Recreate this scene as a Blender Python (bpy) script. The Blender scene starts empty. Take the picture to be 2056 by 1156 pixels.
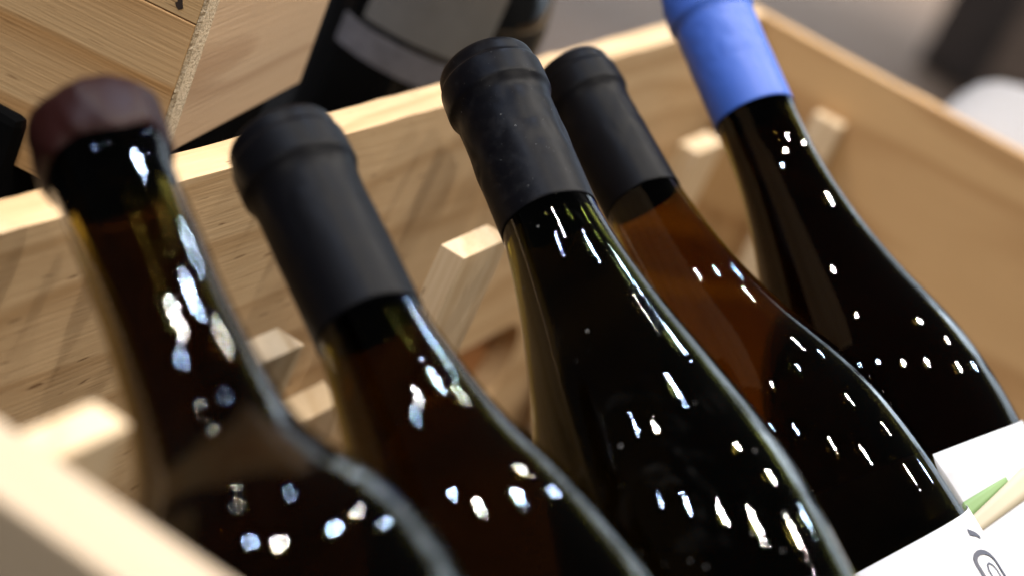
import bpy, bmesh, math, random
from mathutils import Vector, Matrix, noise
random.seed(4)
S = bpy.context.scene
COL = S.collection
R = math.radians

# ------------------------------------------------------------------ camera
CAM = Vector((-1.01586, -0.24213, 0.22437))
M3 = Matrix(((0.413002, 0.208099, -0.886636), (-0.823711, 0.500645, -0.266186), (0.388497, 0.840267, 0.378181)))
cd = bpy.data.cameras.new('camera')
cam = bpy.data.objects.new('camera', cd)
COL.objects.link(cam)
cam.matrix_world = Matrix.Translation(CAM) @ M3.to_4x4()
cd.sensor_width = 36.0
cd.lens = 70.0
cd.clip_start = 0.01
cd.clip_end = 100
cd.dof.use_dof = True
cd.dof.focus_distance = 0.59
cd.dof.aperture_fstop = 6.3
S.camera = cam

# ------------------------------------------------------------------ render settings
S.render.engine = 'CYCLES'
cy = S.cycles
cy.use_denoising = True
cy.max_bounces = 20
cy.diffuse_bounces = 4
cy.glossy_bounces = 8
cy.transmission_bounces = 16
cy.caustics_reflective = False
cy.caustics_refractive = False
cy.blur_glossy = 0.0
cy.sample_clamp_indirect = 12.0
S.view_settings.view_transform = 'Standard'
S.view_settings.look = 'None'
S.view_settings.exposure = 0.62
S.view_settings.gamma = 1.0

# ------------------------------------------------------------------ room light (the dim far ends of an indoor hall)
W = bpy.data.worlds.new('World')
S.world = W
W.use_nodes = True
bg = W.node_tree.nodes['Background']
bg.inputs['Color'].default_value = (0.95, 0.97, 1.0, 1)
bg.inputs['Strength'].default_value = 0.025

# ceiling spotlights of the hall (round LED heads, some cool, some warm white)
WARM = (1.0, 0.93, 0.83)
COOL = (0.55, 0.70, 1.0)
LAMPS = [(0.44, 0.63, 10, COOL), (1.01, -0.18, 12, WARM), (1.9, -0.65, 6, WARM), (-1.30, 0.96, 11, COOL),
         (-0.72, 0.25, 17, WARM), (-0.06, -0.24, 16, WARM), (1.25, -0.80, 11, WARM), (-0.63, 1.40, 13, WARM),
         (3.3, -1.2, 4, COOL), (2.6, -2.0, 2, WARM), (-0.95, 2.2, 9, COOL),
         # dimmer heads on the next tracks
         (0.55, 1.55, 2.5, COOL), (1.60, 0.55, 4, WARM), (-0.20, 2.9, 3, WARM), (-1.9, 1.9, 3, COOL),
         (-2.9, 0.1, 9, WARM), (-3.4, 1.0, 17, WARM),  # these two added to brighten the box's left face
         # row in front of the table
         (-1.15, -1.30, 13, WARM), (-0.55, -1.55, 7, WARM), (-1.95, -1.45, 5, WARM), (0.35, -1.70, 6, WARM),
         (2.6, 0.3, 4, COOL), (0.6, 3.6, 4, WARM), (4.6, -2.6, 4, COOL)]
for x, y, p, c in LAMPS:
    ld = bpy.data.lights.new('ceiling_or_added_light', 'AREA')
    ld.shape = 'DISK'
    ld.size = 0.06
    ld.energy = p * 1.25
    ld.color = c
    lo = bpy.data.objects.new('ceiling_or_added_light', ld)
    lo.location = (x, y, 2.2)
    d = Vector((-0.35, -0.1, 0)) - Vector((x, y, 2.2))
    lo.rotation_euler = d.to_track_quat('-Z', 'Y').to_euler()
    COL.objects.link(lo)

# added lamps out of view, brightening the far wall for the bottles' rim reflections
for y, p in ((-4.5, 135), (-1.0, 135), (2.5, 135)):
    ld = bpy.data.lights.new('added_wall_light', 'AREA')
    ld.shape = 'RECTANGLE'
    ld.size = 0.3
    ld.size_y = 2.4
    ld.energy = p
    ld.color = (0.88, 0.94, 1.0)
    lo = bpy.data.objects.new('added_wall_light', ld)
    lo.location = (6.6, y, 2.6)
    lo.rotation_euler = Vector((1.0, 0, -1.1)).to_track_quat('-Z', 'Y').to_euler()
    COL.objects.link(lo)

# ------------------------------------------------------------------ helpers
def empty(name, label, cat, loc=(0, 0, 0), group=None, mat=None):
    o = bpy.data.objects.new(name, None)
    COL.objects.link(o)
    o.empty_display_size = 0.02
    if mat is not None:
        o.matrix_world = mat
    else:
        o.location = loc
    o['label'] = label
    o['category'] = cat
    if group:
        o['group'] = group
    return o

def link(name, me, mat, parent=None, loc=None, rot=None):
    o = bpy.data.objects.new(name, me)
    COL.objects.link(o)
    if mat:
        me.materials.append(mat)
    if parent:
        o.parent = parent
    if loc is not None:
        o.location = loc
    if rot is not None:
        o.rotation_euler = rot
    return o

def finish(bm, name, smooth=False):
    bmesh.ops.recalc_face_normals(bm, faces=bm.faces[:])
    me = bpy.data.meshes.new(name)
    bm.to_mesh(me)
    bm.free()
    if smooth:
        for p in me.polygons:
            p.use_smooth = True
    return me

def board(name, lo, hi, mat, parent, bev=0.0008, rough=0.0, seg=1):
    """sawn board from corner lo to corner hi; slightly uneven edges"""
    lo = Vector(lo); hi = Vector(hi)
    c = (lo + hi) / 2
    d = hi - lo
    bm = bmesh.new()
    bmesh.ops.create_cube(bm, size=1)
    for v in bm.verts:
        v.co = Vector((v.co.x * d.x, v.co.y * d.y, v.co.z * d.z))
    if rough:
        long = max(range(3), key=lambda i: d[i])
        es = [e for e in bm.edges if abs((e.verts[0].co - e.verts[1].co)[long]) > 0.5 * d[long]]
        bmesh.ops.subdivide_edges(bm, edges=es, cuts=seg, use_grid_fill=True)
        for v in bm.verts:
            p = v.co * 55 + c * 31
            v.co += Vector((noise.noise(p), noise.noise(p + Vector((7, 3, 1))), noise.noise(p + Vector((1, 9, 4))))) * rough
    if bev:
        bmesh.ops.bevel(bm, geom=[e for e in bm.edges if e.calc_face_angle(0) > 1.0], offset=bev, segments=2, profile=0.6, affect='EDGES')
    me = finish(bm, name)
    return link(name, me, mat, parent, c)

def pchip(xs, ys):
    n = len(xs)
    h = [xs[i + 1] - xs[i] for i in range(n - 1)]
    dl = [(ys[i + 1] - ys[i]) / h[i] for i in range(n - 1)]
    m = [0.0] * n
    m[0] = dl[0]; m[-1] = dl[-1]
    for i in range(1, n - 1):
        if dl[i - 1] * dl[i] > 0:
            w1 = 2 * h[i] + h[i - 1]; w2 = h[i] + 2 * h[i - 1]
            m[i] = (w1 + w2) / (w1 / dl[i - 1] + w2 / dl[i])
    def f(s):
        s = min(max(s, xs[0]), xs[-1])
        i = 0
        while i < n - 2 and s > xs[i + 1]:
            i += 1
        u = (s - xs[i]) / h[i]
        return ((1 + 2 * u) * (1 - u) ** 2 * ys[i] + u * (1 - u) ** 2 * h[i] * m[i]
                + u * u * (3 - 2 * u) * ys[i + 1] + u * u * (u - 1) * h[i] * m[i + 1])
    return f

def lathe(prof, n=128, cap0=True, cap1=True, disp=None):
    """prof: list of (s, r) measured down from the mouth; local z = -s"""
    bm = bmesh.new()
    rings = []
    for s, r in prof:
        ring = []
        for k in range(n):
            a = 2 * math.pi * k / n
            rr, ss = r, s
            if disp:
                dr, ds = disp(s, a)
                rr += dr; ss += ds
            ring.append(bm.verts.new((rr * math.cos(a), rr * math.sin(a), -ss)))
        rings.append(ring)
    for i in range(len(rings) - 1):
        for k in range(n):
            k2 = (k + 1) % n
            bm.faces.new((rings[i][k], rings[i][k2], rings[i + 1][k2], rings[i + 1][k]))
    if cap0:
        v = bm.verts.new((0, 0, -prof[0][0]))
        for k in range(n):
            bm.faces.new((v, rings[0][(k + 1) % n], rings[0][k]))
    if cap1:
        v = bm.verts.new((0, 0, -prof[-1][0]))
        for k in range(n):
            bm.faces.new((v, rings[-1][k], rings[-1][(k + 1) % n]))
    return bm

def lin(a, b, n):
    return [a + (b - a) * i / (n - 1) for i in range(n)]

# ------------------------------------------------------------------ materials
def new_mat(name):
    m = bpy.data.materials.new(name)
    m.use_nodes = True
    t = m.node_tree
    return m, t, t.nodes['Principled BSDF']

def N(t, typ, **kw):
    n = t.nodes.new(typ)
    for k, v in kw.items():
        if k.startswith('i_'):
            n.inputs[k[2:].replace('_', ' ')].default_value = v
        else:
            setattr(n, k, v)
    return n

def ramp(t, src, stops):
    r = t.nodes.new('ShaderNodeValToRGB')
    e = r.color_ramp.elements
    e[0].position, e[0].color = stops[0][0], (*stops[0][1], 1)
    e[1].position, e[1].color = stops[-1][0], (*stops[-1][1], 1)
    for p, c in stops[1:-1]:
        x = e.new(p)
        x.color = (*c, 1)
    t.links.new(src, r.inputs[0])
    return r

def wood(name, light=(0.70, 0.52, 0.31), dark=(0.48, 0.30, 0.14), axis='X', seed=0.0, band=1.0, flecks=0.5, ring=22.0, warp=0.9, fibre=0.5):
    """sawn pine: broad growth-ring bands, fine fibre, short dark resin flecks"""
    light = tuple(c * 0.76 for c in light)
    dark = tuple(c * 0.76 for c in dark)
    m, t, b = new_mat(name)
    co = t.nodes.new('ShaderNodeTexCoord')
    mapn = N(t, 'ShaderNodeMapping')
    mapn.inputs['Location'].default_value = (seed * 1.37, seed * 0.71, seed * 2.11)
    rot = {'X': (0, 0, 0), 'Y': (0, 0, R(90)), 'Z': (0, R(90), 0)}[axis]
    mapn.inputs['Rotation'].default_value = rot
    t.links.new(co.outputs['Object'], mapn.inputs[0])
    # slow warp of the rings along the board
    st = N(t, 'ShaderNodeMapping')
    st.inputs['Scale'].default_value = (2.2, 14, 14)
    t.links.new(mapn.outputs[0], st.inputs[0])
    n1 = N(t, 'ShaderNodeTexNoise', i_Scale=1.0, i_Detail=3.0, i_Roughness=0.5)
    t.links.new(st.outputs[0], n1.inputs['Vector'])
    sx = t.nodes.new('ShaderNodeSeparateXYZ')
    t.links.new(mapn.outputs[0], sx.inputs[0])
    add = N(t, 'ShaderNodeMath', operation='ADD')
    t.links.new(sx.outputs['Y'], add.inputs[0])
    t.links.new(sx.outputs['Z'], add.inputs[1])
    mul = N(t, 'ShaderNodeMath', operation='MULTIPLY')
    mul.inputs[1].default_value = ring
    t.links.new(add.outputs[0], mul.inputs[0])
    wm = N(t, 'ShaderNodeMath', operation='MULTIPLY_ADD')
    wm.inputs[1].default_value = 3.2 * warp
    t.links.new(n1.outputs[0], wm.inputs[0])
    t.links.new(mul.outputs[0], wm.inputs[2])
    fr = N(t, 'ShaderNodeMath', operation='FRACT')
    t.links.new(wm.outputs[0], fr.inputs[0])
    rg = ramp(t, fr.outputs[0], [(0.0, (0.05,) * 3), (0.55, (0.28,) * 3), (0.86, (1.0,) * 3), (0.93, (0.75,) * 3), (1.0, (0.05,) * 3)])
    # fine fibre
    sf = N(t, 'ShaderNodeMapping')
    sf.inputs['Scale'].default_value = (28, 900, 900)
    t.links.new(mapn.outputs[0], sf.inputs[0])
    n2 = N(t, 'ShaderNodeTexNoise', i_Scale=1.0, i_Detail=4.0, i_Roughness=0.6)
    t.links.new(sf.outputs[0], n2.inputs['Vector'])
    # large tone patches
    sp = N(t, 'ShaderNodeMapping')
    sp.inputs['Scale'].default_value = (6, 30, 30)
    t.links.new(mapn.outputs[0], sp.inputs[0])
    n3 = N(t, 'ShaderNodeTexNoise', i_Scale=1.0, i_Detail=2.0)
    t.links.new(sp.outputs[0], n3.inputs['Vector'])
    # flecks
    sk = N(t, 'ShaderNodeMapping')
    sk.inputs['Scale'].default_value = (70, 620, 620)
    t.links.new(mapn.outputs[0], sk.inputs[0])
    n4 = N(t, 'ShaderNodeTexNoise', i_Scale=1.0, i_Detail=1.0)
    t.links.new(sk.outputs[0], n4.inputs['Vector'])
    fk = ramp(t, n4.outputs[0], [(0.70, (0, 0, 0)), (0.78, (1, 1, 1))])
    # combine
    f1 = N(t, 'ShaderNodeMath', operation='MULTIPLY')
    f1.inputs[1].default_value = 0.55 * band
    t.links.new(rg.outputs[0], f1.inputs[0])
    f2 = N(t, 'ShaderNodeMath', operation='MULTIPLY_ADD')
    f2.inputs[1].default_value = 0.45
    t.links.new(n3.outputs[0], f2.inputs[0])
    t.links.new(f1.outputs[0], f2.inputs[2])
    f3 = N(t, 'ShaderNodeMath', operation='MULTIPLY_ADD', use_clamp=True)
    f3.inputs[1].default_value = fibre
    t.links.new(n2.outputs[0], f3.inputs[0])
    sb = N(t, 'ShaderNodeMath', operation='SUBTRACT')
    sb.inputs[1].default_value = 0.11 + fibre * 0.5
    t.links.new(f2.outputs[0], sb.inputs[0])
    t.links.new(sb.outputs[0], f3.inputs[2])
    mx = N(t, 'ShaderNodeMix', data_type='RGBA')
    mx.inputs['A'].default_value = (*light, 1)
    mx.inputs['B'].default_value = (*dark, 1)
    t.links.new(f3.outputs[0], mx.inputs['Factor'])
    mk = N(t, 'ShaderNodeMix', data_type='RGBA')
    mk.inputs['B'].default_value = (0.16, 0.085, 0.035, 1)
    fm = N(t, 'ShaderNodeMath', operation='MULTIPLY')
    fm.inputs[1].default_value = flecks
    t.links.new(fk.outputs[0], fm.inputs[0])
    t.links.new(fm.outputs[0], mk.inputs['Factor'])
    t.links.new(mx.outputs['Result'], mk.inputs['A'])
    t.links.new(mk.outputs['Result'], b.inputs['Base Color'])
    b.inputs['Roughness'].default_value = 0.62
    b.inputs['Specular IOR Level'].default_value = 0.3
    bu = N(t, 'ShaderNodeBump', i_Strength=0.35, i_Distance=0.0006)
    t.links.new(n2.outputs[0], bu.inputs['Height'])
    t.links.new(bu.outputs[0], b.inputs['Normal'])
    return m

def end_grain(name, base=(0.55, 0.44, 0.30)):
    """rough saw-cut end of a pine board"""
    m, t, b = new_mat(name)
    co = t.nodes.new('ShaderNodeTexCoord')
    n1 = N(t, 'ShaderNodeTexNoise', i_Scale=900.0, i_Detail=4.0, i_Roughness=0.7)
    t.links.new(co.outputs['Object'], n1.inputs['Vector'])
    r = ramp(t, n1.outputs[0], [(0.25, (base[0] * .35, base[1] * .28, base[2] * .2)), (0.5, base), (0.75, tuple(min(1, c * 1.2) for c in base))])
    t.links.new(r.outputs[0], b.inputs['Base Color'])
    b.inputs['Roughness'].default_value = 0.9
    bu = N(t, 'ShaderNodeBump', i_Strength=1.0, i_Distance=0.0012)
    t.links.new(n1.outputs[0], bu.inputs['Height'])
    t.links.new(bu.outputs[0], b.inputs['Normal'])
    return m

def glass(name, col, ior=1.32, dust=True, ripple=0.3, rough=0.0):
    m, t, b = new_mat(name)
    b.inputs['Base Color'].default_value = (*col, 1)
    b.inputs['Transmission Weight'].default_value = 1.0
    b.inputs['IOR'].default_value = ior
    b.inputs['Roughness'].default_value = rough
    if dust:
        co = t.nodes.new('ShaderNodeTexCoord')
        # faint ripple of moulded glass
        n = N(t, 'ShaderNodeTexNoise', i_Scale=45.0, i_Detail=2.0)
        t.links.new(co.outputs['Object'], n.inputs['Vector'])
        mpn = N(t, 'ShaderNodeMapping')
        mpn.inputs['Scale'].default_value = (26, 26, 620)
        t.links.new(co.outputs['Object'], mpn.inputs[0])
        n2 = N(t, 'ShaderNodeTexNoise', i_Scale=1.0, i_Detail=3.0, i_Roughness=0.55)
        t.links.new(mpn.outputs[0], n2.inputs['Vector'])
        bu = N(t, 'ShaderNodeBump', i_Strength=0.05, i_Distance=0.0003)
        t.links.new(n.outputs[0], bu.inputs['Height'])
        bu2 = N(t, 'ShaderNodeBump', i_Strength=1.0, i_Distance=0.000034 * ripple)
        t.links.new(n2.outputs[0], bu2.inputs['Height'])
        t.links.new(bu.outputs[0], bu2.inputs['Normal'])
        t.links.new(bu2.outputs[0], b.inputs['Normal'])
    return m

def dusty_glass(name, col):
    """bottle glass with a few dust specks and a faint wiped smear"""
    m = glass(name, col, ripple=0.8)
    t = m.node_tree
    b = t.nodes['Principled BSDF']
    out = t.nodes['Material Output']
    co = t.nodes.new('ShaderNodeTexCoord')
    sp = N(t, 'ShaderNodeTexNoise', i_Scale=700.0, i_Detail=1.0)
    t.links.new(co.outputs['Object'], sp.inputs['Vector'])
    r1 = ramp(t, sp.outputs[0], [(0.79, (0, 0, 0)), (0.82, (0.55, 0.55, 0.55))])
    mpn = N(t, 'ShaderNodeMapping')
    mpn.inputs['Rotation'].default_value = (0.5, 0.3, 0.4)
    mpn.inputs['Scale'].default_value = (900, 60, 90)
    t.links.new(co.outputs['Object'], mpn.inputs[0])
    sm = N(t, 'ShaderNodeTexNoise', i_Scale=1.0, i_Detail=4.0, i_Roughness=0.7)
    t.links.new(mpn.outputs[0], sm.inputs['Vector'])
    lg = N(t, 'ShaderNodeTexNoise', i_Scale=28.0, i_Detail=2.0)
    t.links.new(co.outputs['Object'], lg.inputs['Vector'])
    r2 = ramp(t, sm.outputs[0], [(0.5, (0, 0, 0)), (0.75, (0.022, 0.022, 0.022))])
    r3 = ramp(t, lg.outputs[0], [(0.5, (0, 0, 0)), (0.65, (1, 1, 1))])
    mu = N(t, 'ShaderNodeMath', operation='MULTIPLY')
    t.links.new(r2.outputs[0], mu.inputs[0])
    t.links.new(r3.outputs[0], mu.inputs[1])
    ad = N(t, 'ShaderNodeMath', operation='ADD', use_clamp=True)
    t.links.new(r1.outputs[0], ad.inputs[0])
    t.links.new(mu.outputs[0], ad.inputs[1])
    df = N(t, 'ShaderNodeBsdfDiffuse')
    df.inputs['Color'].default_value = (0.55, 0.54, 0.52, 1)
    mx = t.nodes.new('ShaderNodeMixShader')
    t.links.new(ad.outputs[0], mx.inputs[0])
    t.links.new(b.outputs[0], mx.inputs[1])
    t.links.new(df.outputs[0], mx.inputs[2])
    t.links.new(mx.outputs[0], out.inputs['Surface'])
    return m

def capsule_mat(name, col, rough=0.5, spec=0.5, wr=0.5, dust=0.0):
    m, t, b = new_mat(name)
    co = t.nodes.new('ShaderNodeTexCoord')
    n = N(t, 'ShaderNodeTexNoise', i_Scale=70.0, i_Detail=3.0)
    t.links.new(co.outputs['Object'], n.inputs['Vector'])
    n2 = N(t, 'ShaderNodeTexNoise', i_Scale=2600.0, i_Detail=3.0)
    t.links.new(co.outputs['Object'], n2.inputs['Vector'])
    bu = N(t, 'ShaderNodeBump', i_Strength=wr, i_Distance=0.0012)
    t.links.new(n.outputs[0], bu.inputs['Height'])
    bu2 = N(t, 'ShaderNodeBump', i_Strength=0.25, i_Distance=0.00015)
    t.links.new(n2.outputs[0], bu2.inputs['Height'])
    t.links.new(bu.outputs[0], bu2.inputs['Normal'])
    t.links.new(bu2.outputs[0], b.inputs['Normal'])
    n3 = N(t, 'ShaderNodeTexNoise', i_Scale=240.0, i_Detail=5.0, i_Roughness=0.65)
    t.links.new(co.outputs['Object'], n3.inputs['Vector'])
    rr = ramp(t, n3.outputs[0], [(0.35, (rough - .03,) * 3), (0.7, (rough + .05,) * 3)])
    t.links.new(rr.outputs[0], b.inputs['Roughness'])
    if dust:
        v = N(t, 'ShaderNodeTexNoise', i_Scale=2100.0, i_Detail=1.0)
        t.links.new(co.outputs['Object'], v.inputs['Vector'])
        dr = ramp(t, v.outputs[0], [(0.785, (0, 0, 0)), (0.82, (0.8, 0.8, 0.8))])
        sc = ramp(t, n3.outputs[0], [(0.5, (0, 0, 0)), (0.8, (0.012, 0.012, 0.012))])
        ad = N(t, 'ShaderNodeMath', operation='MULTIPLY_ADD', use_clamp=True)
        ad.inputs[1].default_value = dust
        t.links.new(dr.outputs[0], ad.inputs[0])
        t.links.new(sc.outputs[0], ad.inputs[2])
        mx = N(t, 'ShaderNodeMix', data_type='RGBA')
        mx.inputs['A'].default_value = (*col, 1)
        mx.inputs['B'].default_value = (0.45, 0.45, 0.45, 1)
        t.links.new(ad.outputs[0], mx.inputs['Factor'])
        t.links.new(mx.outputs['Result'], b.inputs['Base Color'])
    else:
        b.inputs['Base Color'].default_value = (*col, 1)
    b.inputs['Specular IOR Level'].default_value = spec
    return m

def plain(name, col, rough=0.6, nscale=0.0, namp=0.15):
    m, t, b = new_mat(name)
    if rough > 0.9:
        b.inputs['Specular IOR Level'].default_value = 0.05
    b.inputs['Roughness'].default_value = rough
    if nscale:
        co = t.nodes.new('ShaderNodeTexCoord')
        n = N(t, 'ShaderNodeTexNoise', i_Scale=nscale, i_Detail=4.0)
        t.links.new(co.outputs['Object'], n.inputs['Vector'])
        r = ramp(t, n.outputs[0], [(0.3, tuple(c * (1 - namp) for c in col)), (0.7, tuple(min(1, c * (1 + namp)) for c in col))])
        t.links.new(r.outputs[0], b.inputs['Base Color'])
    else:
        b.inputs['Base Color'].default_value = (*col, 1)
    return m

def wall_mat():
    """far wall of the hall: pale bays between dark upright openings"""
    m, t, b = new_mat('hall_wall_reflection_bands')
    co = t.nodes.new('ShaderNodeTexCoord')
    mpn = N(t, 'ShaderNodeMapping')
    mpn.inputs['Scale'].default_value = (0.1, 2.0, 0.5)
    t.links.new(co.outputs['Object'], mpn.inputs[0])
    n = N(t, 'ShaderNodeTexNoise', i_Scale=1.0, i_Detail=3.0)
    t.links.new(mpn.outputs[0], n.inputs['Vector'])
    r = ramp(t, n.outputs[0], [(0.40, (0.04, 0.045, 0.05)), (0.45, (0.55, 0.62, 0.68)), (0.55, (0.50, 0.57, 0.63)), (0.60, (0.22, 0.25, 0.27)), (0.66, (0.75, 0.82, 0.88))])
    t.links.new(r.outputs[0], b.inputs['Base Color'])
    b.inputs['Roughness'].default_value = 0.8
    return m

M = dict(
    end=wood('pine_end_panel', light=(0.70, 0.495, 0.285), dark=(0.45, 0.27, 0.12), axis='X', seed=1.3, flecks=1.0, band=1.1, ring=34, warp=1.3, fibre=0.9),
    side=wood('pine_side_panel', light=(0.52, 0.325, 0.15), dark=(0.38, 0.21, 0.085), axis='Y', seed=4.1, flecks=0.3, band=1.5, ring=13, warp=1.4, fibre=0.5),  # same pine as the rest, darkened for the shaded right wall
    left=wood('pine_left_panel', light=(0.50, 0.395, 0.275), dark=(0.40, 0.285, 0.175), axis='Y', seed=2.2, flecks=0.1, band=0.5),  # same pine, toned creamier to imitate its overexposed rim
    bat=wood('pine_batten', light=(0.74, 0.57, 0.37), axis='Z', seed=5.0, flecks=0.9, ring=60, band=0.7, fibre=0.9),
    bat2=wood('pine_cleat', light=(0.50, 0.22, 0.08), dark=(0.36, 0.15, 0.05), axis='X', seed=8.0),
    floor=wood('pine_floor', light=(0.16, 0.11, 0.065), dark=(0.10, 0.065, 0.035), axis='Y', seed=6.0),  # unseen; darkened to cut the light bounced onto the end panel
    plank=wood('pine_plank', light=(0.66, 0.45, 0.24), dark=(0.46, 0.25, 0.095), axis='Y', seed=7.7, ring=24, warp=1.0, flecks=0.7, band=1.5, fibre=0.25),
    plank2=wood('pine_plank_pale', light=(0.68, 0.49, 0.27), dark=(0.50, 0.30, 0.13), axis='Y', seed=9.1, ring=30, warp=0.6, flecks=0.8, fibre=0.25),
    face=wood('pine_face', light=(0.62, 0.44, 0.28), dark=(0.45, 0.29, 0.17), axis='X', seed=3.6, ring=14, warp=1.8, flecks=0.1, band=1.5, fibre=0.2),
    knot=plain('knot_dark', (0.02, 0.010, 0.006), 0.8, 300, 0.5),
    egrain=end_grain('pine_end_grain'),
    cap_black=capsule_mat('black_capsule_foil', (0.0026, 0.0026, 0.0036), rough=0.38, spec=0.05, wr=0.03, dust=0.75),
    cap_soft=capsule_mat('black_capsule_matt', (0.0026, 0.0026, 0.0035), rough=0.40, spec=0.05, wr=0.08),
    cap_blue=capsule_mat('blue_capsule_foil', (0.030, 0.080, 0.34), rough=0.42, spec=0.25, wr=0.15),
    wax=capsule_mat('red_wax', (0.0125, 0.0030, 0.0026), rough=0.42, spec=0.10, wr=0.6),
    g_amber=glass('amber_glass', (0.36, 0.28, 0.042), ripple=0.8),
    g_soft=glass('amber_glass_even', (0.26, 0.19, 0.030), ripple=0.0),
    g_dusty=dusty_glass('dusty_olive_glass', (0.26, 0.24, 0.042)),
    g_green=glass('olive_glass', (0.22, 0.21, 0.05)),
    w_amber=glass('amber_wine', (0.46, 0.215, 0.022), ior=0.85, dust=False, rough=0.13),
    w_dark=glass('dark_wine', (0.075, 0.036, 0.010), ior=0.80, dust=False, rough=0.04),
    w_black=glass('black_wine', (0.030, 0.022, 0.010), ior=0.80, dust=False, rough=0.02),
    w_red=glass('red_wine', (0.020, 0.008, 0.004), ior=0.85, dust=False),
    paper=plain('white_label_paper', (0.40, 0.395, 0.405), 0.6, 300, 0.05),
    ink=plain('dark_ink', (0.03, 0.03, 0.045), 0.5),
    green=plain('green_print', (0.145, 0.24, 0.085), 0.6),
    beige=plain('beige_print', (0.36, 0.31, 0.22), 0.6),
    greylabel=plain('grey_label_paper', (0.115, 0.112, 0.108), 0.7, 120, 0.08),
    band=plain('lavender_label_band', (0.11, 0.107, 0.12), 0.6, 150, 0.25),
    blackglass=plain('black_bottle_glass', (0.004, 0.004, 0.004), 0.06),
    shade=plain('black_shade_surface', (0.0018, 0.0018, 0.002), 0.95, 60, 0.3),  # near-black tone stands in for the deep shade behind the crate
    concrete=plain('grey_hall_floor', (0.25, 0.165, 0.112), 0.6, 1.6, 0.25),
    cabinet=plain('dark_cabinet', (0.040, 0.030, 0.027), 0.45, 8, 0.3),
    cabinet2=plain('brown_cabinet', (0.11, 0.08, 0.062), 0.5, 6, 0.3),
    white=plain('white_paper_bag', (0.21, 0.195, 0.19), 0.7, 20, 0.03),
    wallp=wall_mat(),
)

# ------------------------------------------------------------------ hall floor and display table
bm = bmesh.new()
bmesh.ops.create_grid(bm, x_segments=8, y_segments=8, size=30)
fl = link('floor', finish(bm, 'floor'), M['concrete'], loc=(5, 0, -1.05))
fl['kind'] = 'structure'
wl = board('wall', (8.0, -9, -1.05), (8.2, 6, 3.0), M['wallp'], None, bev=0)
wl['kind'] = 'structure'
tb = board('tabletop', (-1.6, -1.2, -0.30), (0.50, 1.2, -0.262), M['shade'], None, bev=0.004)
tb['kind'] = 'structure'

# ------------------------------------------------------------------ the wine crate
XL, ZL = -0.7449, 0.0359
crate = empty('wine_crate', 'open pine wine crate with the tilted bottles lying in it', 'crate', (-0.36, -0.2, -0.262))
def cpart(o):
    o.parent = crate
    o.matrix_parent_inverse = crate.matrix_world.inverted()
    return o
bpy.context.view_layer.update()

# end panel with its hand hole
TW = 0.0124
def holed_panel(x0, x1, z0, z1, hx0, hx1, hz0, hz1, th):
    bm = bmesh.new()
    outer = []
    nx = 60
    for i in range(nx):
        outer.append((x0 + (x1 - x0) * i / nx, z0))
    outer += [(x1, z0)]
    for i in range(nx):
        x = x1 - (x1 - x0) * i / nx
        outer.append((x, z1 + 0.0007 * noise.noise(Vector((x * 60, 0, 0))) + 0.0003 * noise.noise(Vector((x * 260, 3, 0)))))
    outer += [(x0, z1)]
    hr = (hz1 - hz0) / 2
    zc = (hz0 + hz1) / 2
    hole = []
    for i in range(17):
        a = -math.pi / 2 + math.pi * i / 16
        hole.append((hx1 - hr + hr * math.cos(a), zc + hr * math.sin(a)))
    for i in range(17):
        a = math.pi / 2 + math.pi * i / 16
        hole.append((hx0 + hr + hr * math.cos(a), zc + hr * math.sin(a)))
    es = []
    for loop in (outer, hole):
        vs = [bm.verts.new((x, 0, z)) for x, z in loop]
        es += [bm.edges.new((vs[i], vs[(i + 1) % len(vs)])) for i in range(len(vs))]
    bmesh.ops.triangle_fill(bm, use_beauty=True, use_dissolve=False, edges=es)
    r = bmesh.ops.extrude_face_region(bm, geom=bm.faces[:])
    bmesh.ops.translate(bm, verts=[v for v in r['geom'] if isinstance(v, bmesh.types.BMVert)], vec=(0, th, 0))
    return finish(bm, 'end_panel')
cpart(link('end_panel', holed_panel(XL + 0.001, 0.0, -0.245, 0.0, -0.290, -0.160, -0.200, -0.1460, TW), M['end']))
cpart(board('outer_cleat', (-0.33, TW + 0.0004, -0.225), (-0.09, TW + 0.0134, -0.115), M['bat2'], None))
# long side panels
cpart(board('side_panel', (0.0005, -0.62, -0.245), (0.0115, TW, -0.0005), M['side'], None, rough=0.0005, seg=40))
cpart(board('side_panel', (XL - 0.0189, -0.143, -0.245), (XL, TW, ZL), M['left'], None, rough=0.0004, seg=40))
# floor boards
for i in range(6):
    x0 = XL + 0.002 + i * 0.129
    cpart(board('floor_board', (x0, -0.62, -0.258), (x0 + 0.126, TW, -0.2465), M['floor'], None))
# upright battens of the neck rack, standing on the floor boards in front of the end panel
def batten(x0, y0, ztop, w, d):
    return cpart(board('batten', (x0, y0 - d, -0.2445), (x0 + w, y0, ztop), M['bat'], None, bev=0.0004, rough=0.0003, seg=14))
for xa, zt, q in ((-0.4878, -0.0775, 0.75), (-0.3236, -0.0707, 0.82), (-0.0436, -0.0707, 0.93)):
    batten(CAM.x + q * (xa - CAM.x), CAM.y + q * (0 - CAM.y), CAM.z + q * (zt - CAM.z), 0.0436 * q, 0.0115 * q)
cpart(board('batten', (-0.012, -0.066, -0.2445), (0.0, -0.050, -0.030), M['bat'], None, bev=0.001))
# shelf inside the crate that carries the bottoms of the bottles
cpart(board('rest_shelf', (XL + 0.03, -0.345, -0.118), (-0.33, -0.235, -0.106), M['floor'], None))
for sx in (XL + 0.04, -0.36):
    cpart(board('shelf_support', (sx, -0.335, -0.246), (sx + 0.018, -0.245, -0.1185), M['floor'], None))
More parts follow.
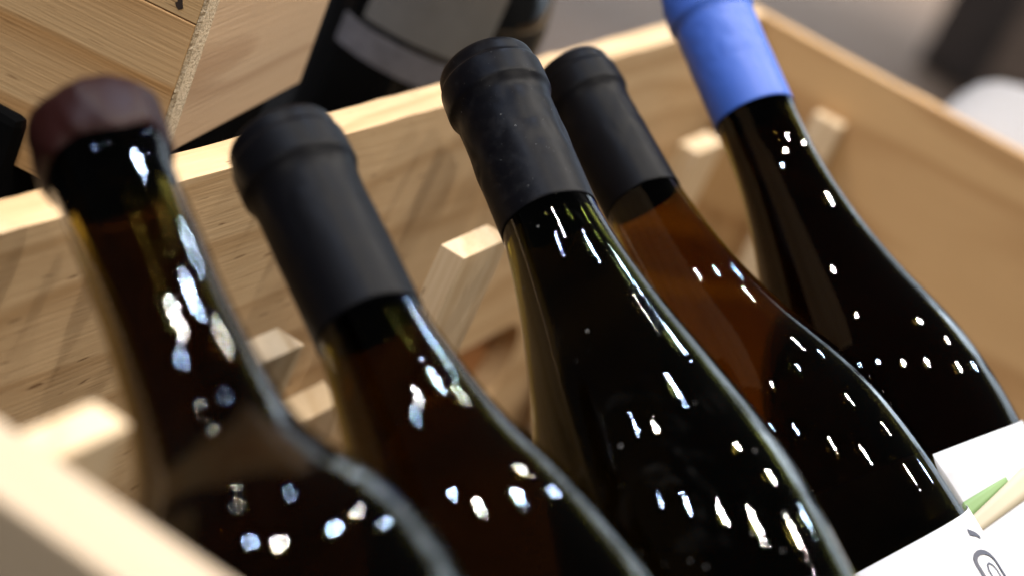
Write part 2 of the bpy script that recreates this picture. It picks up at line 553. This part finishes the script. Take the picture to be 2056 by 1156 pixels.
# short corner block at the left panel, small block low on the end panel
cpart(board('corner_block', (XL + 0.0002, -0.0979, -0.20), (-0.7223, -0.0892, ZL - 0.0003), M['bat'], None, bev=0.0005))
cpart(board('neck_block', (-0.425, -0.013, -0.135), (-0.385, -0.0004, -0.117), M['bat'], None, bev=0.0008))

# ------------------------------------------------------------------ bottles
L = 0.298
ST = [0, .06, .08, .10, .12, .14, .16, .18, .20, .29]
def frame(mouth, axis):
    """matrix: origin at the mouth, local -z runs down the bottle"""
    z = -Vector(axis).normalized()
    up = (CAM - Vector(mouth)).normalized()
    x = up - z * up.dot(z)
    x.normalize()
    y = z.cross(x)
    m = Matrix((x, y, z)).transposed().to_4x4()
    m.translation = Vector(mouth)
    return m

def outer_profile(f, rb, s0):
    ss = lin(s0, 0.06, 26) + lin(0.0615, 0.205, 84) + lin(0.21, L - 0.006, 18)
    pr = [(s, f(s)) for s in ss]
    for k in range(1, 6):
        a = math.pi / 2 * k / 5
        pr.append((L - 0.006 + 0.006 * math.sin(a), rb - 0.006 + 0.006 * math.cos(a)))
    pr += [(L, rb * 0.7), (L - 0.012, rb * 0.4), (L - 0.02, 0.004)]
    return pr

def bottle(name, label, mouth, axis, radii, gl, wine, stations=ST, s0=0.0085, fill=0.03, lip=None):
    fm = frame(mouth, axis)
    base = fm @ Matrix.Translation((0, 0, -L))
    root = empty(name, label, 'bottle', mat=base, group='wine bottles lying in the crate')
    f = pchip(stations, radii)
    rb = radii[-1]
    fraw = f
    def f(s):
        w = 0.011 * max(0.0, min(1.0, (s - 0.058) / 0.012))
        return sum(fraw(s + w * k / 4) * (5 - abs(k)) for k in range(-4, 5)) / 25.0
    fs = f
    if lip:
        g = f
        def f(s, g=g):
            return g(s) + lip(s)
    up = Matrix.Translation((0, 0, L))
    gm = finish(lathe(outer_profile(f, rb, s0)), 'glass', True)
    go = link('glass', gm, gl, root)
    go.location = (0, 0, L)
    f0 = fs
    th = lambda s: 0.0030 + 0.0012 * max(0, min(1, (0.08 - s) / 0.05))
    ss = lin(fill, 0.205, 50) + lin(0.215, L - 0.022, 6)
    pr = [(s, f0(s) - th(s)) for s in ss]
    pr += [(L - 0.019, (rb - 0.005) * 0.8), (L - 0.0195, (rb - .005) * 0.5), (L - 0.026, 0.003)]
    wo = link('wine', finish(lathe(pr, 96), 'wine', True), wine, root)
    wo.location = (0, 0, L)
    return root, f

def capsule(root, mat, rn, length=0.058, k=1.12, seed=0.0, wrinkle=0.0, t0=0.0037):
    rl = rn * k
    pr = [(0.0, rl * .35), (0.0, rl * .62), (0.0, rl * .78), (0.00012, rl * .84), (0.0005, rl * .885), (0.0012, rl * .912), (0.0022, rl * .928),
          (0.0042, rl * .937), (0.0052, rl * .942), (0.0056, rl * .955), (0.0060, rl * .982), (0.0066, rl * .990), (0.0078, rl * .993), (0.0095, rl * .995), (0.0125, rl),
          (0.0140, rl), (0.0147, rl * .995), (0.0153, rl * .98), (0.0160, rl * .955), (0.0172, rl * .93), (0.0185, rl * .915), (0.0200, rn * 1.022)]
    for s in lin(0.0225, length, 46):
        u = (s - 0.022) / (length - 0.022)
        pr.append((s, rn * (1.018 + 0.006 * u)))
    pr += [(length + 0.0001, rn * 1.018), (length, rn * 0.99)]
    pr = [(t0 + s * (length - t0) / length if s > 0.022 else t0 + s, r) for s, r in pr]
    def disp(s, a):
        p = Vector((math.cos(a) * 1.2, math.sin(a) * 1.2, s * 60 + seed * 9))
        d = 0.00006 * noise.noise(p * 1.3)
        if wrinkle and s > 0.019:
            w = min(1, (s - 0.019) / 0.006) * max(0.0, min(1, (0.052 - s) / 0.012))
            q = Vector((math.cos(a) * 2.0 + s * 60, math.sin(a) * 2.0, s * 95 - math.cos(a) * 1.3 + seed))
            d += wrinkle * w * (abs(noise.noise(q)) - .2) * 0.0012
        # slightly wavy lower rim
        ds = 0.0
        if s > length - 0.004:
            ds = 0.00035 * noise.noise(Vector((math.cos(a) * 1.5, math.sin(a) * 1.5, seed + 5)))
        if s < 0.004:
            ds += 0.0002 * noise.noise(Vector((math.cos(a) * 2, math.sin(a) * 2, seed)))
        return d, ds
    o = link('capsule', finish(lathe(pr, 128, True, False, disp), 'capsule', True), mat, root)
    o.location = (0, 0, L)
    return o

def wrap(root, name, f, s0f, s1f, a0, a1, mat, off=0.00025, ns=10, na=48):
    """thin paper wrapped on the bottle; s0f/s1f give the edges as functions of the angle"""
    bm = bmesh.new()
    grid = []
    for i in range(na + 1):
        a = a0 + (a1 - a0) * i / na
        s0 = s0f(a) if callable(s0f) else s0f
        s1 = s1f(a) if callable(s1f) else s1f
        row = []
        for j in range(ns + 1):
            s = s0 + (s1 - s0) * j / ns
            r = f(s) + off
            row.append(bm.verts.new((r * math.cos(a), r * math.sin(a), -s)))
        grid.append(row)
    for i in range(na):
        for j in range(ns):
            bm.faces.new((grid[i][j], grid[i + 1][j], grid[i + 1][j + 1], grid[i][j + 1]))
    bmesh.ops.recalc_face_normals(bm, faces=bm.faces[:])
    # outward normals
    fc = bm.faces[0]
    c = fc.calc_center_median()
    if fc.normal.dot(Vector((c.x, c.y, 0))) < 0:
        bmesh.ops.reverse_faces(bm, faces=bm.faces[:])
    me = bpy.data.meshes.new(name)
    bm.to_mesh(me)
    bm.free()
    for p in me.polygons:
        p.use_smooth = True
    o = link(name, me, mat, root)
    o.location = (0, 0, L)
    so = o.modifiers.new('thickness', 'SOLIDIFY')
    so.thickness = 0.00012
    so.offset = 1
    return o

# 1: wax-sealed bottle, nearest the left corner
def lip1(s):
    d = 0.0
    if s < 0.026:
        d += 0.0006 * min(1, (0.026 - s) / 0.003)
    return d
r1, f1 = bottle('wine_bottle', 'bottle sealed with dark red wax, nearest the left corner of the crate',
                (-0.63904, -0.01681, 0.04677), (-0.48385, -0.83483, -0.26257),
                [.01365, .01365, .01540, .0198, .0311, .0352, .0368, .0375], M['g_soft'], M['w_dark'],
                stations=[0, .06, .09, .11, .13, .15, .18, .29], lip=lip1, s0=0.009)
def wax_disp(s, a):
    p = Vector((math.cos(a) * 1.1, math.sin(a) * 1.1, s * 70))
    d = 0.0009 * noise.noise(p * 1.4) + 0.0005 * noise.noise(p * 5)
    ds = 0.0
    if s > 0.010:
        ds = 0.0018 * (noise.noise(Vector((math.cos(a) * 1.6, math.sin(a) * 1.6, 2.2))) + 0.1) * (s - .010) / .006
    if s < 0.003:
        ds = 0.0012 * noise.noise(Vector((math.cos(a), math.sin(a), s * 50)))
    return d, ds
pw = [(0.0, .004), (0.0, .009), (0.0002, .0132), (0.0008, .0150), (0.0022, .0156), (0.0045, .0159), (0.0085, .0160), (0.0120, .0159), (0.0140, .0157), (0.0155, .0153), (0.0165, .0147)]
wx = link('wax_seal', finish(lathe(pw, 96, True, False, wax_disp), 'wax_seal', True), M['wax'], r1)
wx.location = (0, 0, L - 0.0045)

# 2: second from left
r2, f2 = bottle('wine_bottle', 'black capped amber bottle between the wax sealed bottle and the sharpest bottle',
                (-0.58036, -0.03584, 0.04245), (-0.39474, -0.85628, -0.33312),
                [.01345, .01345, .01582, .0197, .0262, .0313, .0351, .0381, .0402, .0408], M['g_amber'], M['w_dark'])
capsule(r2, M['cap_soft'], .01370, 0.0640, seed=1.0, k=1.13, wrinkle=0.3)

# 3: in focus
r3, f3 = bottle('wine_bottle', 'sharp dark green bottle under a dusty, creased black capsule in the middle',
                (-0.47553, -0.04106, 0.0525), (-0.48271, -0.79942, -0.35766),
                [0.01418, 0.01418, 0.01646, 0.02041, 0.02549, 0.03044, 0.03453, 0.03624, 0.03700, 0.0408], M['g_dusty'], M['w_black'])
capsule(r3, M['cap_black'], .01425, 0.0628, seed=2.0, wrinkle=0.45)

# 4: behind the sharp one
r4, f4 = bottle('wine_bottle', 'brown black capped bottle with letter on white label, right behind the sharp bottle',
                (-0.37522, -0.03305, 0.03444), (-0.38761, -0.85425, -0.34644),
                [0.01331, 0.01331, 0.0153, 0.01835, 0.02353, 0.03073, 0.03649, 0.03903, 0.0401, 0.0408], M['g_amber'], M['w_amber'])
capsule(r4, M['cap_soft'], .01345, 0.0625, seed=3.0, wrinkle=0.3)

# 5: blue capsule
r5, f5 = bottle('wine_bottle', 'bottle with bright blue capsule and green striped white label, farthest to the right',
                (-0.31235, -0.04449, 0.06881), (-0.38158, -0.79758, -0.46718),
                [0.01446, 0.01446, 0.0148, 0.0172, 0.0213, 0.0272, 0.0343, 0.0385, 0.0403, 0.0408], M['g_soft'], M['w_red'])
capsule(r5, M['cap_blue'], .01470, 0.0615, seed=4.0, k=1.10, wrinkle=0.4)

# labels
DEG = math.degrees
lab4 = wrap(r4, 'label', f4, lambda a: 0.2175 - 0.007 * min(1.6, abs(DEG(a)) / 67) ** 2, 0.287, R(-112), R(112), M['paper'])
lab5 = wrap(r5, 'label', f5, lambda a: 0.2085 - 0.005 * min(1.6, abs(DEG(a)) / 67) ** 2, 0.285, R(-112), R(112), M['paper'])
def printed(root, name, f, pts, w0, w1, mat, lab, off=0.0006):
    """a printed stroke on a label: centre line of (s, degrees), width tapering w0 -> w1 (metres)"""
    bm = bmesh.new()
    sub = []
    for i in range(len(pts) - 1):
        for k in range(6):
            u = k / 6
            sub.append((pts[i][0] * (1 - u) + pts[i + 1][0] * u, pts[i][1] * (1 - u) + pts[i + 1][1] * u))
    sub.append(pts[-1])
    row = []
    for i, (s, a) in enumerate(sub):
        s2, a2 = sub[min(i + 1, len(sub) - 1)]
        s1, a1 = sub[max(i - 1, 0)]
        r = f(s) + off
        t = Vector(((s2 - s1), math.radians(a2 - a1) * r))
        t.normalize()
        n = Vector((-t.y, t.x)) * (w0 + (w1 - w0) * i / (len(sub) - 1)) / 2
        q = []
        for sg in (1, -1):
            ss = s + sg * n.x
            aa = math.radians(a) + sg * n.y / r
            rr = f(ss) + off
            q.append(bm.verts.new((rr * math.cos(aa), rr * math.sin(aa), -ss)))
        row.append(q)
    for i in range(len(row) - 1):
        bm.faces.new((row[i][0], row[i][1], row[i + 1][1], row[i + 1][0]))
    me = bpy.data.meshes.new(name)
    bm.to_mesh(me); bm.free()
    o = link(name, me, mat, lab)
    return o
# bottle 4: a dot over an outlined round-topped letter
printed(r4, 'accent_mark', f4, [(.2172, 60.5), (.2180, 66), (.2190, 68.5)], .0022, .0012, M['ink'], lab4)
arc = [(.2450, 53)]
for k in range(9):
    t = math.pi * k / 8
    arc.append((.2275 - .0035 * math.sin(t), 61.5 - 8.5 * math.cos(t)))
arc.append((.2450, 70))
printed(r4, 'letter', f4, arc, .0016, .0016, M['ink'], lab4)
arc2 = [(.2450, 58.5), (.2300, 58.5), (.2283, 60), (.2278, 62), (.2284, 64), (.2300, 65.3), (.2450, 65.5)]
printed(r4, 'letter', f4, arc2, .0006, .0006, M['ink'], lab4)
# bottle 5: green wedge over a beige stripe
su = lambda a: 0.2285 - 0.00017 * DEG(a)
sl = lambda a: 0.2400 - 0.00022 * DEG(a)
sm = lambda a: min(sl(a), max(su(a), 0.2303 - (DEG(a) - 18.7) * 0.00032))
g5 = wrap(r5, 'green_stripe', f5, su, sm, R(-60), R(41), M['green'], off=0.0006, ns=3)
b5 = wrap(r5, 'beige_stripe', f5, sm, sl, R(-35), R(100), M['beige'], off=0.0006, ns=3)
for o in (g5, b5):
    o.parent = lab5
    o.location = (0, 0, 0)

# ------------------------------------------------------------------ second crate, standing behind the end panel
rx = Matrix.Rotation(-0.0248, 4, 'X') @ Matrix.Rotation(-0.0118, 4, 'Y') @ Matrix.Rotation(R(9.5), 4, 'Z')
bx = Matrix.Translation((-0.507, 0.0330, -0.0148)) @ rx
box = empty('wooden_box', 'rough sawn pine box standing behind the end of the crate, cropped by the picture', 'box', mat=bx)
bpy.context.view_layer.update()
def bpart(o):
    o.parent = box
    return o
BT = 0.0100
def box_board(name, lo, hi, mat, **k):
    o = board(name, lo, hi, mat, None, **k)
    o.parent = box
    return o
H1 = 0.042
Z0 = -0.027
FW = 0.1235
box_board('plank', (0.0, 0.0012, Z0), (BT, 0.30, H1 - 0.0002), M['plank'], bev=0.0003)
box_board('plank', (0.0003, 0.0012, H1 + 0.0002), (BT, 0.30, 0.11), M['plank2'], bev=0.0003)
box_board('plank', (0.0, 0.0012, 0.1104), (BT, 0.30, 0.24), M['plank'], bev=0.0003)
# torn saw-cut end of the planks: ragged lip of splinters on its outer side
bm = bmesh.new()
n = 260
rows = []
for i in range(n + 1):
    z = Z0 + 0.0002 + (0.2398 - Z0) * i / n
    rg = 0.00045 * (noise.noise(Vector((0, 0, z * 420))) + 0.7 * noise.noise(Vector((3, 0, z * 1500))))
    sp = 0.0
    h = noise.noise(Vector((9, 2, z * 900)))
    if h > 0.28:
        sp = 0.0011 * (h - 0.28) / 0.4
    rows.append([bm.verts.new(p) for p in ((0.0004 - rg * .6 - sp, 0.0011 - sp * .5, z), (0.0008 + rg, -0.0003, z), (BT * .5, -0.0004 + rg * .4, z), (BT - 0.0006 + rg, -0.0002, z), (BT - 0.0004, 0.0012, z))])
for i in range(n):
    for k in range(4):
        bm.faces.new((rows[i][k], rows[i][k + 1], rows[i + 1][k + 1], rows[i + 1][k]))
link('sawn_end', finish(bm, 'sawn_end'), M['egrain'], box)
# dark torn knot in the upper plank
bm = bmesh.new()
vs = []
kp = [(0, 0), (.0010, .0005), (.0018, .0016), (.0012, .0022), (.0016, .0042), (.0011, .0058), (.0016, .0066), (.0008, .0075), (-.0001, .0068), (-.0004, .0052), (.0001, .0040), (-.0006, .0022), (-.0012, .0010)]
for a, b_ in kp:
    vs.append(bm.verts.new((0.00015, 0.0078 + a, 0.0440 + b_)))
bm.faces.new(vs)
r = bmesh.ops.extrude_face_region(bm, geom=bm.faces[:])
bmesh.ops.translate(bm, verts=[v for v in r['geom'] if isinstance(v, bmesh.types.BMVert)], vec=(0.0006, 0, 0))
link('knot', finish(bm, 'knot'), M['knot'], box)
box_board('front_panel', (BT + 0.0002, 0.0006, -0.005), (FW, 0.0115, 0.24), M['face'], bev=0.0006)
box_board('back_plank', (FW - .0117, 0.0119, -0.005), (FW - .0002, 0.30, 0.24), M['plank'], bev=0.0006)
box_board('bottom_board', (BT + 0.0003, 0.0119, 0.001), (FW - .0120, 0.30, 0.012), M['plank2'], bev=0.0006)
pl = board('plinth', (-0.52, 0.075, -0.262), (-0.36, 0.36, -0.026), M['shade'], None, bev=0.003)
pl['label'] = 'black cloth coloured block under the rough sawn pine box'
pl['category'] = 'plinth'

# ------------------------------------------------------------------ standing bottle behind the end panel
SB = Vector((-0.2456, 0.0703, -0.2615))
sb = empty('standing_bottle', 'upright black bottle with grey label standing in the dark behind the crate', 'bottle', SB)
SR = 0.0455
pr = [(0, .0145), (.004, .0155), (.02, .0155), (.022, .014), (.07, .0150), (.09, .020), (.11, .034), (.125, .043), (.14, SR), (.395, SR), (.400, .042), (.400, .02)]
g = link('glass', finish(lathe(pr, 96), 'glass', True), M['blackglass'], sb)
g.location = (0, 0, 0.400)
def sbwrap(name, z0, z1, a0, a1, mat):
    bm = bmesh.new()
    n = 48
    vs = []
    for i in range(n + 1):
        a = a0 + (a1 - a0) * i / n
        vs.append([bm.verts.new((r * math.cos(a), r * math.sin(a), z)) for r, z in ((SR + .0001, z0), (SR + .0001, z1), (SR + .0003, z1), (SR + .0003, z0))])
    for i in range(n):
        for k in range(4):
            bm.faces.new((vs[i][k], vs[i][(k + 1) % 4], vs[i + 1][(k + 1) % 4], vs[i + 1][k]))
    bm.faces.new(vs[0]); bm.faces.new(vs[-1])
    return link(name, finish(bm, name, False), mat, sb)
sbwrap('label', -0.016 - SB.z, 0.062 - SB.z, R(164), R(233.5), M['greylabel'])
sbwrap('label_band', -0.032 - SB.z, -0.019 - SB.z, R(150), R(250), M['band'])

# ------------------------------------------------------------------ things farther back in the hall
def cabinet(name, label, cat, lo, hi, mat, rows):
    root = empty(name, label, cat, ((lo[0] + hi[0]) / 2, (lo[1] + hi[1]) / 2, lo[2]))
    bpy.context.view_layer.update()
    inv = root.matrix_world.inverted()
    def add(o):
        o.parent = root
        o.matrix_parent_inverse = inv
    add(board('body', (lo[0] + .02, lo[1], lo[2]), hi, mat, None, bev=0.006))
    h = (hi[2] - lo[2] - 0.06) / rows
    for k in range(rows):
        z = lo[2] + 0.05 + k * h
        add(board('drawer_front', (lo[0], lo[1] + .015, z), (lo[0] + .0198, hi[1] - .015, z + h - .012), mat, None, bev=0.004))
        add(board('handle', (lo[0] - .02, (lo[1] + hi[1]) / 2 - .07, z + h * .55), (lo[0] - .0002, (lo[1] + hi[1]) / 2 + .07, z + h * .55 + .012), M['cabinet2'], None, bev=0.003))
cabinet('dark_cabinet', 'tall blackish cabinet standing on the far hall floor, strongly blurred', 'cabinet', (5.1, -0.35, -1.05), (5.6, 0.72, 0.4), M['cabinet'], 4)
cabinet('brown_cabinet', 'low brown cabinet in front of the blackish one, strongly blurred', 'cabinet', (4.2, -0.50, -1.05), (4.7, 0.40, -0.55), M['cabinet2'], 2)

# white parcel on the table outside the right panel
pc = empty('paper_parcel', 'rounded white paper parcel just outside the right panel of the crate', 'parcel', (0.14, -0.225, -0.2615))
bm = bmesh.new()
bmesh.ops.create_cube(bm, size=1)
for v in bm.verts:
    v.co = Vector((v.co.x * 0.20, v.co.y * 0.28, (v.co.z + 0.5) * 0.255))
bmesh.ops.bevel(bm, geom=bm.edges[:], offset=0.045, segments=6, profile=0.6, affect='EDGES')
for v in bm.verts:
    v.co += Vector((noise.noise(v.co * 12), noise.noise(v.co * 12 + Vector((5, 2, 1))), 0.5 * noise.noise(v.co * 12 + Vector((1, 8, 3))))) * 0.006 * min(1, v.co.z * 10)
link('wrapping', finish(bm, 'wrapping', True), M['white'], pc)
link('fold_flap', finish(lathe([(0, .004), (0, .030), (.0015, .032), (.003, .030)], 24), 'fold_flap'), M['white'], pc, loc=(0, 0, 0.256))
